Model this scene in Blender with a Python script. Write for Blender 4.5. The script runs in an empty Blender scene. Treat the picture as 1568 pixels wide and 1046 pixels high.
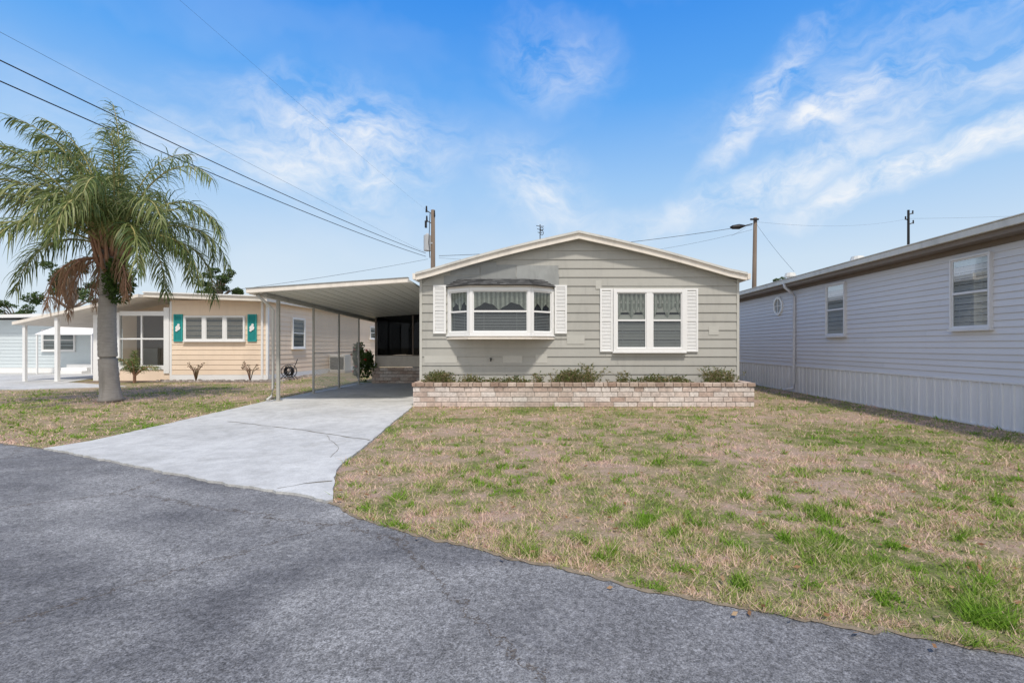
import bpy, bmesh, math, random
import numpy as np
from mathutils import Vector, Matrix, noise
random.seed(7); np.random.seed(7)
R=math.radians
sc=bpy.context.scene
F=740.0; CX=831.0; CY=530.0; H=1.4
def P(px,py,d): return Vector(((px-CX)/F*d, d, H+(CY-py)/F*d))

# ---------------------------------------------------------------- helpers
class MB:
    def __init__(s): s.v=[]; s.f=[]; s.r=[]; s.M=None
    def vert(s,p):
        if s.M: p=s.M(p)
        s.v.append(tuple(p)); return len(s.v)-1
    def face(s,pts,r=None):
        s.f.append([s.vert(p) for p in pts]); s.r.append(random.random() if r is None else r)
    def box(s,x0,x1,y0,y1,z0,z1,r=None):
        s.hexa([(x0,y0,z0),(x1,y0,z0),(x1,y1,z0),(x0,y1,z0),(x0,y0,z1),(x1,y0,z1),(x1,y1,z1),(x0,y1,z1)],r)
    def hexa(s,c,r=None):
        if r is None: r=random.random()
        i=[s.vert(p) for p in c]
        for q in ((0,3,2,1),(4,5,6,7),(0,1,5,4),(1,2,6,5),(2,3,7,6),(3,0,4,7)):
            s.f.append([i[k] for k in q]); s.r.append(r)
    def prism(s,poly,z0,z1,r=None):
        n=len(poly)
        b=[s.vert((p[0],p[1],z0)) for p in poly]; t=[s.vert((p[0],p[1],z1)) for p in poly]
        r=random.random() if r is None else r
        s.f.append(b[::-1]); s.r.append(r); s.f.append(t); s.r.append(r)
        for k in range(n):
            s.f.append([b[k],b[(k+1)%n],t[(k+1)%n],t[k]]); s.r.append(r)
    def tube(s,pts,rad,seg=8,cap=True):
        pts=[Vector(p) for p in pts]
        if not hasattr(rad,'__len__'): rad=[rad]*len(pts)
        rings=[]; r=random.random()
        for k,p in enumerate(pts):
            a=pts[max(k-1,0)]; b=pts[min(k+1,len(pts)-1)]
            d=(b-a).normalized()
            u=d.cross(Vector((0,0,1)))
            if u.length<.05: u=d.cross(Vector((0,1,0)))
            u.normalize(); w=d.cross(u)
            rings.append([s.vert(p+(u*math.cos(2*math.pi*j/seg)+w*math.sin(2*math.pi*j/seg))*rad[k]) for j in range(seg)])
        for k in range(len(rings)-1):
            for j in range(seg):
                s.f.append([rings[k][j],rings[k][(j+1)%seg],rings[k+1][(j+1)%seg],rings[k+1][j]]); s.r.append(r)
        if cap:
            s.f.append(rings[0][::-1]); s.r.append(r); s.f.append(rings[-1]); s.r.append(r)
    def done(s,name,mat,parent=None,smooth=False,bevel=0,fix=True):
        me=bpy.data.meshes.new(name); me.from_pydata(s.v,[],s.f); me.update()
        if fix:
            bm=bmesh.new(); bm.from_mesh(me)
            bmesh.ops.recalc_face_normals(bm,faces=bm.faces); bm.to_mesh(me); bm.free()
        a=me.attributes.new('rnd','FLOAT','FACE'); a.data.foreach_set('value',s.r)
        if smooth: me.polygons.foreach_set('use_smooth',[True]*len(me.polygons))
        ob=bpy.data.objects.new(name,me); sc.collection.objects.link(ob)
        me.materials.append(mat)
        if parent: ob.parent=parent
        if bevel:
            m=ob.modifiers.new('b','BEVEL'); m.width=bevel; m.segments=2; m.limit_method='ANGLE'
        return ob
def empty(name):
    e=bpy.data.objects.new(name,None); sc.collection.objects.link(e); e.empty_display_size=.3
    return e
def front(x0,y0): return lambda p:(x0+p[0], y0-p[1], p[2])      # wall facing -Y
def faceL(x0,y0): return lambda p:(x0-p[1], y0+p[0], p[2])      # wall facing -X
def faceR(x0,y0): return lambda p:(x0+p[1], y0+p[0], p[2])      # wall facing +X

def newmat(name):
    m=bpy.data.materials.new(name); m.use_nodes=True; nt=m.node_tree
    b=nt.nodes['Principled BSDF']; return m,nt,b
def ramp(nt,src,stops):
    r=nt.nodes.new('ShaderNodeValToRGB'); nt.links.new(src,r.inputs[0])
    e=r.color_ramp.elements
    while len(e)<len(stops): e.new(.5)
    for k,(p,c) in enumerate(stops):
        e[k].position=p; e[k].color=tuple(c)+(1,) if hasattr(c,'__len__') else (c,c,c,1)
    return r
def noise_n(nt,scale,detail=5,rough=.55,dist=0,vec=None,mapscale=None):
    n=nt.nodes.new('ShaderNodeTexNoise'); n.inputs['Scale'].default_value=scale; n.inputs['Detail'].default_value=detail
    n.inputs['Roughness'].default_value=rough; n.inputs['Distortion'].default_value=dist
    if vec is None:
        tc=nt.nodes.new('ShaderNodeTexCoord'); vec=tc.outputs['Object']
    if mapscale:
        mp=nt.nodes.new('ShaderNodeMapping'); mp.inputs['Scale'].default_value=mapscale; nt.links.new(vec,mp.inputs[0]); vec=mp.outputs[0]
    nt.links.new(vec,n.inputs['Vector']); return n
def mix(nt,fac,a,b,mode='MIX'):
    m=nt.nodes.new('ShaderNodeMix'); m.data_type='RGBA'; m.blend_type=mode
    for k,x in ((0,fac),(6,a),(7,b)):
        if isinstance(x,(int,float)): m.inputs[k].default_value=x if k==0 else (x,x,x,1)
        elif isinstance(x,tuple): m.inputs[k].default_value=x+(1,) if len(x)==3 else x
        else: nt.links.new(x,m.inputs[k])
    return m.outputs[2]
def math_n(nt,op,a,b=None,clamp=False):
    m=nt.nodes.new('ShaderNodeMath'); m.operation=op; m.use_clamp=clamp
    for k,x in ((0,a),(1,b)):
        if x is None: continue
        if isinstance(x,(int,float)): m.inputs[k].default_value=x
        else: nt.links.new(x,m.inputs[k])
    return m.outputs[0]
def bump(nt,b,h,strength=.3,dist=.01):
    bp=nt.nodes.new('ShaderNodeBump'); bp.inputs['Strength'].default_value=strength; bp.inputs['Distance'].default_value=dist
    nt.links.new(h,bp.inputs['Height']); nt.links.new(bp.outputs[0],b.inputs['Normal'])
def simple(name,col,rough=.6,var=.12,scale=3,streak=False,bstr=.1,rndvar=0,metal=0,spec=.3,mapscale=None,grime=0):
    m,nt,b=newmat(name)
    n=noise_n(nt,scale,4,.6,mapscale=(1,1,.15) if streak else mapscale)
    n2=noise_n(nt,scale*9,2,.6)
    lo=tuple(c*(1-var) for c in col); hi=tuple(min(1,c*(1+var)) for c in col)
    r=ramp(nt,n.outputs[0],[(.3,lo),(.7,hi)])
    c=mix(nt,.5,r.outputs[0],mix(nt,n2.outputs[0],tuple(x*(1-var*.6) for x in col),tuple(min(1,x*(1+var*.6)) for x in col)))
    if rndvar:
        at=nt.nodes.new('ShaderNodeAttribute'); at.attribute_name='rnd'
        rr=ramp(nt,at.outputs['Fac'],[(0,1-rndvar),(1,1.0)])
        c=mix(nt,1.0,c,rr.outputs[0],'MULTIPLY')
    if grime:
        g=noise_n(nt,1.4,4,.7,.6,mapscale=(2.2,2.2,.5)); gr=ramp(nt,g.outputs[0],[(.5,0.0),(.72,grime)])
        c=mix(nt,gr.outputs[0],c,tuple(x*.55 for x in col))
    nt.links.new(c,b.inputs['Base Color']); b.inputs['Roughness'].default_value=rough
    b.inputs['Metallic'].default_value=metal; b.inputs['Specular IOR Level'].default_value=spec
    if bstr>.15: bump(nt,b,n2.outputs[0],bstr,.01)
    return m
def foliage(name,cols,rough=.55):
    m,nt,b=newmat(name)
    at=nt.nodes.new('ShaderNodeAttribute'); at.attribute_name='rnd'
    r=ramp(nt,at.outputs['Fac'],[(k/(len(cols)-1),c) for k,c in enumerate(cols)])
    nt.links.new(r.outputs[0],b.inputs['Base Color']); b.inputs['Roughness'].default_value=rough
    b.inputs['Specular IOR Level'].default_value=.3
    tr=nt.nodes.new('ShaderNodeBsdfTranslucent'); nt.links.new(r.outputs[0],tr.inputs[0])
    ms=nt.nodes.new('ShaderNodeMixShader'); ms.inputs[0].default_value=.35
    out=nt.nodes['Material Output']
    nt.links.new(b.outputs[0],ms.inputs[1]); nt.links.new(tr.outputs[0],ms.inputs[2]); nt.links.new(ms.outputs[0],out.inputs[0])
    return m

M={}
M['white']=simple('white_paint',(.82,.815,.80),.5,.04,2,bstr=.05)
M['whiteold']=simple('weathered_white_metal',(.62,.61,.57),.5,.12,2,streak=True,bstr=.05,grime=.4)
M['cream']=simple('cream_trim',(.80,.735,.65),.5,.07,2,bstr=.05,grime=.35)
M['sage']=simple('sage_siding',(.445,.435,.395),.55,.09,1.3,streak=True,bstr=.08,rndvar=.09,grime=.28)
M['sagepatch']=simple('sage_patch',(.51,.50,.455),.6,.08,3)
M['peach']=simple('peach_siding',(.86,.69,.53),.6,.05,1.5,streak=True,bstr=.05,rndvar=.06,grime=.12)
M['vinyl']=simple('vinyl_siding',(.66,.66,.695),.5,.05,.9,streak=True,bstr=.03,rndvar=.06)
M['skirt']=simple('skirting_metal',(.72,.72,.74),.5,.07,1.5,streak=True,bstr=.05,rndvar=.06,grime=.25)
M['blue']=simple('pale_blue_siding',(.62,.68,.70),.6,.05,1.5,rndvar=.06)
M['teal']=simple('teal_paint',(.03,.33,.32),.5,.1,3)
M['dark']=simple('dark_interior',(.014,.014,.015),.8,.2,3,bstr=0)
M['blind']=simple('blind_slats',(.34,.34,.34),.6,.08,5,bstr=0)
M['blindlt']=simple('white_blind_slats',(.52,.51,.50),.6,.06,5,bstr=0)
M['curtain']=simple('lace_curtain',(.46,.475,.42),.8,.3,14,bstr=.2,rndvar=.65)
M['ceil']=simple('carport_panel',(.58,.575,.515),.5,.06,.7,bstr=.03)
M['roof']=simple('roof_coating',(.55,.55,.52),.7,.1,2)
M['fasciabrown']=simple('brown_soffit',(.20,.16,.13),.6,.15,2)
M['shingle']=simple('asphalt_shingle',(.20,.20,.20),.9,.3,6,bstr=.4,rndvar=.55)
M['flash']=simple('grey_flashing',(.36,.37,.36),.5,.15,4,rndvar=.25,grime=.4)
M['wood']=simple('weathered_pole_wood',(.17,.13,.10),.85,.3,4,streak=True,bstr=.4)
M['black']=simple('black_rubber',(.015,.015,.017),.5,.2,5)
M['greymetal']=simple('galvanised_metal',(.35,.36,.37),.4,.12,5,metal=.4)
M['mesh']=simple('galvanised_mesh',(.66,.66,.64),.5,.1,5)
M['soil']=simple('planter_soil',(.20,.15,.11),.95,.35,9,bstr=.6)
M['mortar']=simple('mortar',(.43,.39,.35),.9,.2,12,bstr=.3)
M['rock']=simple('bed_stones',(.36,.31,.27),.9,.25,6,bstr=.5,rndvar=.5)
def brickmat(name,stops):
    m,nt,b=newmat(name)
    at=nt.nodes.new('ShaderNodeAttribute'); at.attribute_name='rnd'
    r=ramp(nt,at.outputs['Fac'],stops)
    n=noise_n(nt,16,4,.7); r2=ramp(nt,n.outputs[0],[(.3,.62),(.6,1.0)]); g=noise_n(nt,1.6,4,.7); r3=ramp(nt,g.outputs[0],[(.35,.78),(.6,1.0)])
    c=mix(nt,1.0,mix(nt,1.0,r.outputs[0],r2.outputs[0],'MULTIPLY'),r3.outputs[0],'MULTIPLY')
    nt.links.new(c,b.inputs['Base Color']); b.inputs['Roughness'].default_value=.9
    bump(nt,b,n.outputs[0],.5,.01); return m
M['brick']=brickmat('cream_brick',[(0,(.56,.42,.35)),(.3,(.71,.59,.52)),(.7,(.78,.68,.62)),(1,(.84,.77,.72))])
M['capbrick']=brickmat('cap_brick',[(0,(.38,.26,.20)),(.5,(.52,.40,.32)),(1,(.66,.54,.46))])
def glassmat(name,tint,refl,mx=.9):
    m=bpy.data.materials.new(name); m.use_nodes=True; nt=m.node_tree; nt.nodes.clear()
    o=nt.nodes.new('ShaderNodeOutputMaterial'); g=nt.nodes.new('ShaderNodeBsdfGlossy'); g.inputs['Roughness'].default_value=.03
    g.inputs['Color'].default_value=(.9,.95,1,1)
    t=nt.nodes.new('ShaderNodeBsdfTransparent'); t.inputs['Color'].default_value=tint+(1,)
    lw=nt.nodes.new('ShaderNodeLayerWeight'); lw.inputs['Blend'].default_value=.25
    mr=nt.nodes.new('ShaderNodeMapRange'); mr.inputs['To Min'].default_value=refl; mr.inputs['To Max'].default_value=mx
    nt.links.new(lw.outputs['Fresnel'],mr.inputs[0])
    ms=nt.nodes.new('ShaderNodeMixShader'); nt.links.new(mr.outputs[0],ms.inputs[0])
    nt.links.new(t.outputs[0],ms.inputs[1]); nt.links.new(g.outputs[0],ms.inputs[2]); nt.links.new(ms.outputs[0],o.inputs[0])
    return m
M['glass']=glassmat('window_glass',(.80,.83,.82),.05,.4)
M['screen']=glassmat('dark_screen',(.20,.20,.21),.01,.1)

def lawn_color(nt,blade):
    big=noise_n(nt,.50,3,.65,.4); mid=noise_n(nt,3.4,5,.75)
    s=math_n(nt,'ADD',math_n(nt,'MULTIPLY',big.outputs[0],.45),math_n(nt,'MULTIPLY',mid.outputs[0],.55))
    if blade:
        at=nt.nodes.new('ShaderNodeAttribute'); at.attribute_name='rnd'
        s2=math_n(nt,'ADD',s,math_n(nt,'MULTIPLY',math_n(nt,'SUBTRACT',at.outputs['Fac'],.5),.20))
        r=ramp(nt,s2,[(.33,(.18,.32,.03)),(.41,(.27,.37,.07)),(.47,(.44,.43,.18)),(.52,(.74,.55,.40)),(.64,(.76,.53,.44))])
    else:
        fine=noise_n(nt,28,3,.8)
        s2=math_n(nt,'ADD',s,math_n(nt,'MULTIPLY',math_n(nt,'SUBTRACT',fine.outputs[0],.5),.28))
        r=ramp(nt,s2,[(.35,(.14,.18,.05)),(.44,(.25,.25,.10)),(.50,(.43,.33,.21)),(.60,(.54,.39,.31))])
    return r.outputs[0],s
m,nt,b=newmat('lawn_ground'); c,s=lawn_color(nt,False)
f2=noise_n(nt,60,3,.8); c=mix(nt,1.0,c,ramp(nt,f2.outputs[0],[(.3,.5),(.65,1.1)]).outputs[0],'MULTIPLY')
nt.links.new(c,b.inputs['Base Color']); b.inputs['Roughness'].default_value=.95; b.inputs['Specular IOR Level'].default_value=.1
bump(nt,b,f2.outputs[0],.8,.03); M['ground']=m
m,nt,b=newmat('grass_blades'); c,s=lawn_color(nt,True)
nt.links.new(c,b.inputs['Base Color']); b.inputs['Roughness'].default_value=.7; b.inputs['Specular IOR Level'].default_value=.2
tr=nt.nodes.new('ShaderNodeBsdfTranslucent'); nt.links.new(c,tr.inputs[0]); ms=nt.nodes.new('ShaderNodeMixShader'); ms.inputs[0].default_value=.3
nt.links.new(b.outputs[0],ms.inputs[1]); nt.links.new(tr.outputs[0],ms.inputs[2]); nt.links.new(ms.outputs[0],nt.nodes['Material Output'].inputs[0])
M['grass']=m
# asphalt
m,nt,b=newmat('asphalt')
big=noise_n(nt,.42,4,.6,.8,mapscale=(1,1.8,1)); mid=noise_n(nt,3.2,4,.7,.5); fine=noise_n(nt,110,2,.8); fine2=noise_n(nt,30,3,.8)
base=ramp(nt,big.outputs[0],[(.38,(.135,.134,.14)),(.46,(.185,.183,.187)),(.56,(.24,.237,.237)),(.70,(.32,.315,.31))]).outputs[0]
c=mix(nt,1.0,base,ramp(nt,mid.outputs[0],[(.3,.80),(.7,1.15)]).outputs[0],'MULTIPLY')
c=mix(nt,1.0,c,ramp(nt,fine2.outputs[0],[(.35,.62),(.62,1.22)]).outputs[0],'MULTIPLY')
c=mix(nt,1.0,c,ramp(nt,fine.outputs[0],[(.33,.4),(.67,1.55)]).outputs[0],'MULTIPLY')
tc=nt.nodes.new('ShaderNodeTexCoord')
dn=noise_n(nt,7,4,.75)
def warp(a):
    vm=nt.nodes.new('ShaderNodeVectorMath'); vm.operation='MULTIPLY_ADD'; nt.links.new(dn.outputs['Color'],vm.inputs[0]); vm.inputs[1].default_value=(a,a,0); nt.links.new(tc.outputs['Object'],vm.inputs[2]); return vm.outputs[0]
w1=warp(.14); w2=warp(.35)
def crack(scale,w,vec):
    v=nt.nodes.new('ShaderNodeTexVoronoi'); v.feature='DISTANCE_TO_EDGE'; v.inputs['Scale'].default_value=scale; nt.links.new(vec,v.inputs['Vector'])
    return ramp(nt,v.outputs['Distance'],[(0,1.0),(w,0.0)]).outputs[0]
c1=crack(15,.10,w1); c2=crack(.38,.0042,w2); c3=crack(1.6,.011,w2)
reg=noise_n(nt,.75,5,.65); regr=ramp(nt,reg.outputs[0],[(.42,0.0),(.60,1.0)]).outputs[0]; regd=ramp(nt,reg.outputs[0],[(.36,1.0),(.48,0.0)]).outputs[0]
brk=ramp(nt,mid.outputs[0],[(.42,.15),(.58,1.0)]).outputs[0]; brk2=ramp(nt,fine2.outputs[0],[(.35,.2),(.6,1.0)]).outputs[0]
c=mix(nt,math_n(nt,'MULTIPLY',regr,.25),c,(.115,.114,.12))
c=mix(nt,math_n(nt,'MULTIPLY',math_n(nt,'MULTIPLY',math_n(nt,'MULTIPLY',c1,regr),brk2),math_n(nt,'MULTIPLY',brk,.55)),c,(.34,.335,.32))
c=mix(nt,math_n(nt,'MULTIPLY',math_n(nt,'MULTIPLY',c1,regd),.40),c,(.07,.07,.07))
c=mix(nt,math_n(nt,'MULTIPLY',math_n(nt,'MULTIPLY',c3,brk),.55),c,(.06,.055,.05))
c=mix(nt,math_n(nt,'MULTIPLY',c2,.85),c,(.09,.068,.05))
nt.links.new(c,b.inputs['Base Color']); b.inputs['Roughness'].default_value=.92; b.inputs['Specular IOR Level'].default_value=.2
hh=math_n(nt,'SUBTRACT',fine.outputs[0],c2)
bump(nt,b,hh,.6,.008); M['asphalt']=m
# concrete
m,nt,b=newmat('driveway_concrete')
big=noise_n(nt,.7,4,.7,.8); fine=noise_n(nt,60,3,.8); mid=noise_n(nt,5,4,.75)
c=ramp(nt,big.outputs[0],[(.3,(.42,.415,.395)),(.5,(.525,.52,.50)),(.7,(.60,.595,.57))]).outputs[0]
c=mix(nt,1.0,c,ramp(nt,mid.outputs[0],[(.25,.78),(.6,1.03)]).outputs[0],'MULTIPLY')
c=mix(nt,1.0,c,ramp(nt,fine.outputs[0],[(.3,.82),(.6,1.05)]).outputs[0],'MULTIPLY')
st=noise_n(nt,1.9,4,.75,1.0); c=mix(nt,ramp(nt,st.outputs[0],[(.56,0.0),(.70,.40)]).outputs[0],c,(.30,.28,.24))
nt.links.new(c,b.inputs['Base Color']); b.inputs['Roughness'].default_value=.9; bump(nt,b,fine.outputs[0],.3,.005); M['concrete']=m
M['joint']=simple('joint_dirt',(.20,.18,.14),.95,.3,9)
M['dirt']=simple('edge_dirt',(.24,.19,.13),.95,.4,14,bstr=.6)

# ---------------------------------------------------------------- ground, road, drive
mb=MB(); mb.face([(-600,-300,0),(600,-300,0),(600,900,0),(-600,900,0)]); mb.done('ground',M['ground'])
EX=[-60,-30,-14,-7.6,-6.6,-4.91,-3.13,-2.2,-1.89,-1.6,-1.15,-.13,.62,1.245,1.79,2.16,4,8,15,60]
EY=[22,14.5,9.3,6.85,6.5,5.7,4.85,4.5,4.3,4.0,3.68,3.14,2.75,2.49,2.31,2.17,1.45,.2,-1.5,-12]
def edgeY(x): return float(np.interp(x,EX,EY))
def jit(x): return .04*noise.noise((x*3,0,0))+.04*noise.noise((x*11,5,0))+.02*noise.noise((x*35,5,0))
mb=MB(); xs=np.concatenate([np.arange(-60,-12,1.0),np.arange(-12,8,.04),np.arange(8,61,1.0)])
for a,b_ in zip(xs[:-1],xs[1:]):
    mb.face([(a,edgeY(a)-7.5,.006),(b_,edgeY(b_)-7.5,.006),(b_,edgeY(b_)+jit(b_),.006),(a,edgeY(a)+jit(a),.006)])
mb.done('road',M['asphalt'])
mb=MB()
for a,b_ in zip(xs[:-1],xs[1:]):
    if -6.6<a<-1.95 : continue
    lo=lambda x:edgeY(x)+jit(x)-.008-.03*max(0,noise.noise((x*9,3,3)))
    mb.face([(a,lo(a),.010),(b_,lo(b_),.010),(b_,edgeY(b_)+jit(b_)+.03,.010),(a,edgeY(a)+jit(a)+.03,.010)])
mb.done('road_edge_dirt',M['dirt'])
RY=[4.2,4.35,4.93,5.6,6.7,8.6,11.1,30]; RX=[-1.85,-1.88,-2.14,-2.35,-2.45,-2.69,-2.97,-3.0]
def driveR(y): return float(np.interp(y,RY,RX))
LY=[6.4,7,8,12,30]; LX=[-6.75,-6.55,-6.6,-6.9,-6.9]
def driveL(y): return float(np.interp(y,LY,LX))
poly=[]
for x in np.arange(-6.72,-1.9,.06): poly.append((x,edgeY(x)-.03+jit(x)*.8))
poly.append((-1.88,4.33))
for y in np.arange(4.45,11.1,.1): poly.append((driveR(y)+.03*noise.noise((0,y*4,2))+.015*noise.noise((0,y*15,2)),y))
poly+= [(-2.97,11.1),(-2.99,18.1),(-6.9,18.1)]
for y in np.arange(12,6.5,-.1): poly.append((driveL(y)+.04*noise.noise((3,y*4,2)),y))
me=bpy.data.meshes.new('driveway'); bm=bmesh.new()
vs=[bm.verts.new((p[0],p[1],.03)) for p in poly]; f=bm.faces.new(vs)
ret=bmesh.ops.extrude_face_region(bm,geom=[f])
for e in ret['geom']:
    if isinstance(e,bmesh.types.BMVert): e.co.z=-.05
bmesh.ops.recalc_face_normals(bm,faces=bm.faces); bmesh.ops.triangulate(bm,faces=bm.faces); bm.to_mesh(me); bm.free()
drv=bpy.data.objects.new('driveway',me); sc.collection.objects.link(drv); me.materials.append(M['concrete'])
mb=MB()
def strip(pts,w,z):
    pts=[Vector((p[0],p[1],0)) for p in pts]
    fine=[]
    for a,b_ in zip(pts[:-1],pts[1:]):
        n_=max(2,int((b_-a).length/.08))
        for k in range(n_): fine.append(a.lerp(b_,k/n_))
    fine.append(pts[-1])
    fine=[p+Vector((.04*noise.noise((p.x*3,p.y*3,1)),.04*noise.noise((p.x*3,p.y*3,8)),0)) for p in fine]
    for a,b_ in zip(fine[:-1],fine[1:]):
        d=(b_-a).normalized(); n_=Vector((-d.y,d.x,0)); wa=w*(.25+1.4*abs(noise.noise((a.x*5,a.y*5,4)))); wb=w*(.25+1.4*abs(noise.noise((b_.x*5,b_.y*5,4))))
        mb.face([a-n_*wa+Vector((0,0,z)),b_-n_*wb+Vector((0,0,z)),b_+n_*wb+Vector((0,0,z)),a+n_*wa+Vector((0,0,z))])
def G(px,py): d=H*F/(py-CY); return ((px-CX)/F*d,d)
strip([G(350,648),G(460,661),G(530,672),G(565,677)],.016,.034)
strip([(-6.85,12.0),(-3.0,12.0)],.010,.034); strip([(-6.85,15.2),(-3.0,15.2)],.010,.034)
strip([G(425,752),G(470,744),G(508,742)],.012,.034)
strip([G(500,670),G(520,690),G(505,705)],.005,.034)
mb.done('joints',M['joint'],drv)

# ---------------------------------------------------------------- generic building parts
def siding(mb,L,z0,z1,pitch,lim=None,proud=.018):
    z=z0
    while z<z1-1e-4:
        zt=min(z+pitch,z1); a0,b0=(lim(z) if lim else (0,L)); a1,b1=(lim(zt) if lim else (0,L))
        if b0-a0<.05: break
        if b1<a1: a1=b1=(a1+b1)/2
        cuts=[a0]+([a0+(b0-a0)*random.uniform(.2,.8)] if (b0-a0)>3 else [])+[b0]
        for k in range(len(cuts)-1):
            ca,cb=cuts[k],cuts[k+1]; r=random.random(); ta=a1 if k==0 else ca; tb=b1 if k==len(cuts)-2 else cb
            if k>0: ca+=.004; ta+=.004
            mb.face([(ca,proud,z),(cb,proud,z),(tb,.003,zt),(ta,.003,zt)],r); mb.face([(ca,0,z),(cb,0,z),(cb,proud,z),(ca,proud,z)],r)
        z+=pitch
def window(par,M_,x0,z0,w,h,cols=1,sash=True,trim=.07,blind='half',trimmat='white',div=.05,bm_='blind'):
    def nb(): q=MB(); q.M=M_; return q
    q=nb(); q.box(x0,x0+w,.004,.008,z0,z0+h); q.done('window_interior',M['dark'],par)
    q=nb()
    q.box(x0-trim,x0,.0,.085,z0-trim,z0+h+trim,0.5); q.box(x0+w,x0+w+trim,.0,.085,z0-trim,z0+h+trim,.5)
    q.box(x0,x0+w,.0,.085,z0+h,z0+h+trim,.5); q.box(x0,x0+w,.0,.09,z0-trim,z0,.5)
    q.box(x0-trim-.02,x0+w+trim+.02,.0,.11,z0-trim-.035,z0-trim-.002,.5)
    cw=(w-div*(cols-1))/cols
    for k in range(1,cols): q.box(x0+k*cw+(k-1)*div,x0+k*cw+k*div,.002,.08,z0+.001,z0+h-.001,.5)
    q.done('window_frame',M[trimmat],par,bevel=.004)
    for k in range(cols):
        xa=x0+k*(cw+div); xb=xa+cw; s=.025
        q=nb()
        q.box(xa+.001,xa+s,.03,.062,z0+.001,z0+h-.001); q.box(xb-s,xb-.001,.03,.062,z0+.001,z0+h-.001)
        q.box(xa+s,xb-s,.03,.062,z0+.001,z0+s); q.box(xa+s,xb-s,.03,.062,z0+h-s,z0+h-.001)
        if sash: q.box(xa+s,xb-s,.032,.068,z0+h*.5-.02,z0+h*.5+.02)
        q.done('sash',M[trimmat],par)
        q=nb(); q.face([(xa+s,.052,z0+s),(xb-s,.052,z0+s),(xb-s,.052,z0+h-s),(xa+s,.052,z0+h-s)]); q.done('glass',M['glass'],par,fix=False)
        q=nb()
        zt=z0+h-.03 if blind=='full' else z0+h*.50
        if blind in('half','full'):
            z=z0+.03; pitch=.036
            while z<zt:
                q.face([(xa+s,.016,z+.02),(xb-s,.016,z+.02),(xb-s,.036,z),(xa+s,.036,z)],.5); z+=pitch
            for u in (.2,.8): q.box(xa+cw*u-.004,xa+cw*u+.004,.038,.040,z0+.03,zt)
            q.done('blinds',M[bm_],par,fix=False)
        if blind in('half','curtain'):
            q=nb(); n_=48; zb=z0+h*.54; ph=random.random()*6; zt2=z0+h-.03; am=random.uniform(.12,.2)
            f=lambda t:.026+.012*math.sin(t*cw*55+ph)+.005*math.sin(t*31)
            for j in range(n_):
                t0=j/n_; t1=(j+1)/n_; sh=.5+.5*math.sin((t0+t1)*.5*cw*55+ph)
                sw=lambda t:zb+am*h*abs(math.sin(t*math.pi*2+.15*math.sin(ph)))**1.2+.012*math.sin(t*37+ph)
                X0=xa+s+(cw-2*s)*t0; X1=xa+s+(cw-2*s)*t1
                q.face([(X0,f(t0),sw(t0)),(X1,f(t1),sw(t1)),(X1,f(t1),zt2-.1*h),(X0,f(t0),zt2-.1*h)],max(0,min(1,sh*.6+random.random()*.3)))
                q.face([(X0,f(t0)+.004,zt2-.12*h-.012*math.sin(t0*60)),(X1,f(t1)+.004,zt2-.12*h-.012*math.sin(t1*60)),(X1,f(t1)+.004,zt2),(X0,f(t0)+.004,zt2)],max(0,min(1,.25+sh*.6)))
            q.done('curtain',M['curtain'],par,fix=False)
def shutter(par,M_,x0,z0,w,h,mat='white'):
    q=MB(); q.M=M_; s=.045
    q.box(x0,x0+s,.02,.055,z0,z0+h,.5); q.box(x0+w-s,x0+w,.02,.055,z0,z0+h,.5)
    for za,zb in ((z0,z0+s),(z0+h-s,z0+h),(z0+h*.48,z0+h*.48+s)): q.box(x0+s,x0+w-s,.021,.053,za,zb,.5)
    z=z0+s
    while z<z0+h-s-.03:
        q.face([(x0+s,.048,z),(x0+w-s,.048,z),(x0+w-s,.028,z+.03),(x0+s,.028,z+.03)],.5); z+=.034
    q.box(x0+s,x0+w-s,.02,.026,z0+s,z0+h-s,.5)
    q.done('shutter',M[mat],par)

# ---------------------------------------------------------------- main house
house=empty('gray_mobile_home')
XL,XR,YF=-3.0,4.79,11.8; XP=.87; ZE,ZPk=3.0,4.0
Mf=front(XL,YF); Lw=XR-XL
def rz(x):
    if x<XP: t=(x-XL)/(XP-XL)
    else: t=(XR-x)/(XR-XP)
    return ZE+(ZPk-ZE)*t+.05*math.sin(math.pi*max(0,min(1,t)))
def lim(z):
    if z<=ZE: return (0,Lw)
    xs_=np.linspace(XL,XP,60); a=float(np.interp(z,[rz(x) for x in xs_],xs_)); xs2=np.linspace(XR,XP,60); b_=float(np.interp(z,[rz(x) for x in xs2],xs2))
    return (a-XL,b_-XL)
mb=MB(); mb.M=Mf; siding(mb,Lw,.5,4.1,.215,lim,.022); mb.done('siding',M['sage'],house,fix=False)
mb=MB(); mb.box(XL,XR,YF+.003,28,.0,ZE)
mb.prism([(XL,YF+.003),(XR,YF+.003),(XR,28),(XL,28)],ZE+.001,ZE+.01)
mb.done('walls',M['sage'],house)
mb=MB(); mb.face([(XL,YF+.004,ZE),(XR,YF+.004,ZE),(XP,YF+.004,ZPk+.03)]); mb.done('gable_backing',M['sage'],house)
mb=MB(); mb.M=Mf; mb.box(0,.06,0,.03,.45,ZE+.02); mb.box(Lw-.06,Lw,0,.03,.45,ZE+.02); mb.done('corner_trim',M['sagepatch'],house)
xsr=[XL-.05]+list(np.linspace(XL+.3,XP,8))+list(np.linspace(XP,XR-.3,8))[1:]+[XR+.12]
def rzz(x): return rz(min(max(x,XL),XR))
mb=MB(); fb=MB(); cp=MB()
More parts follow.
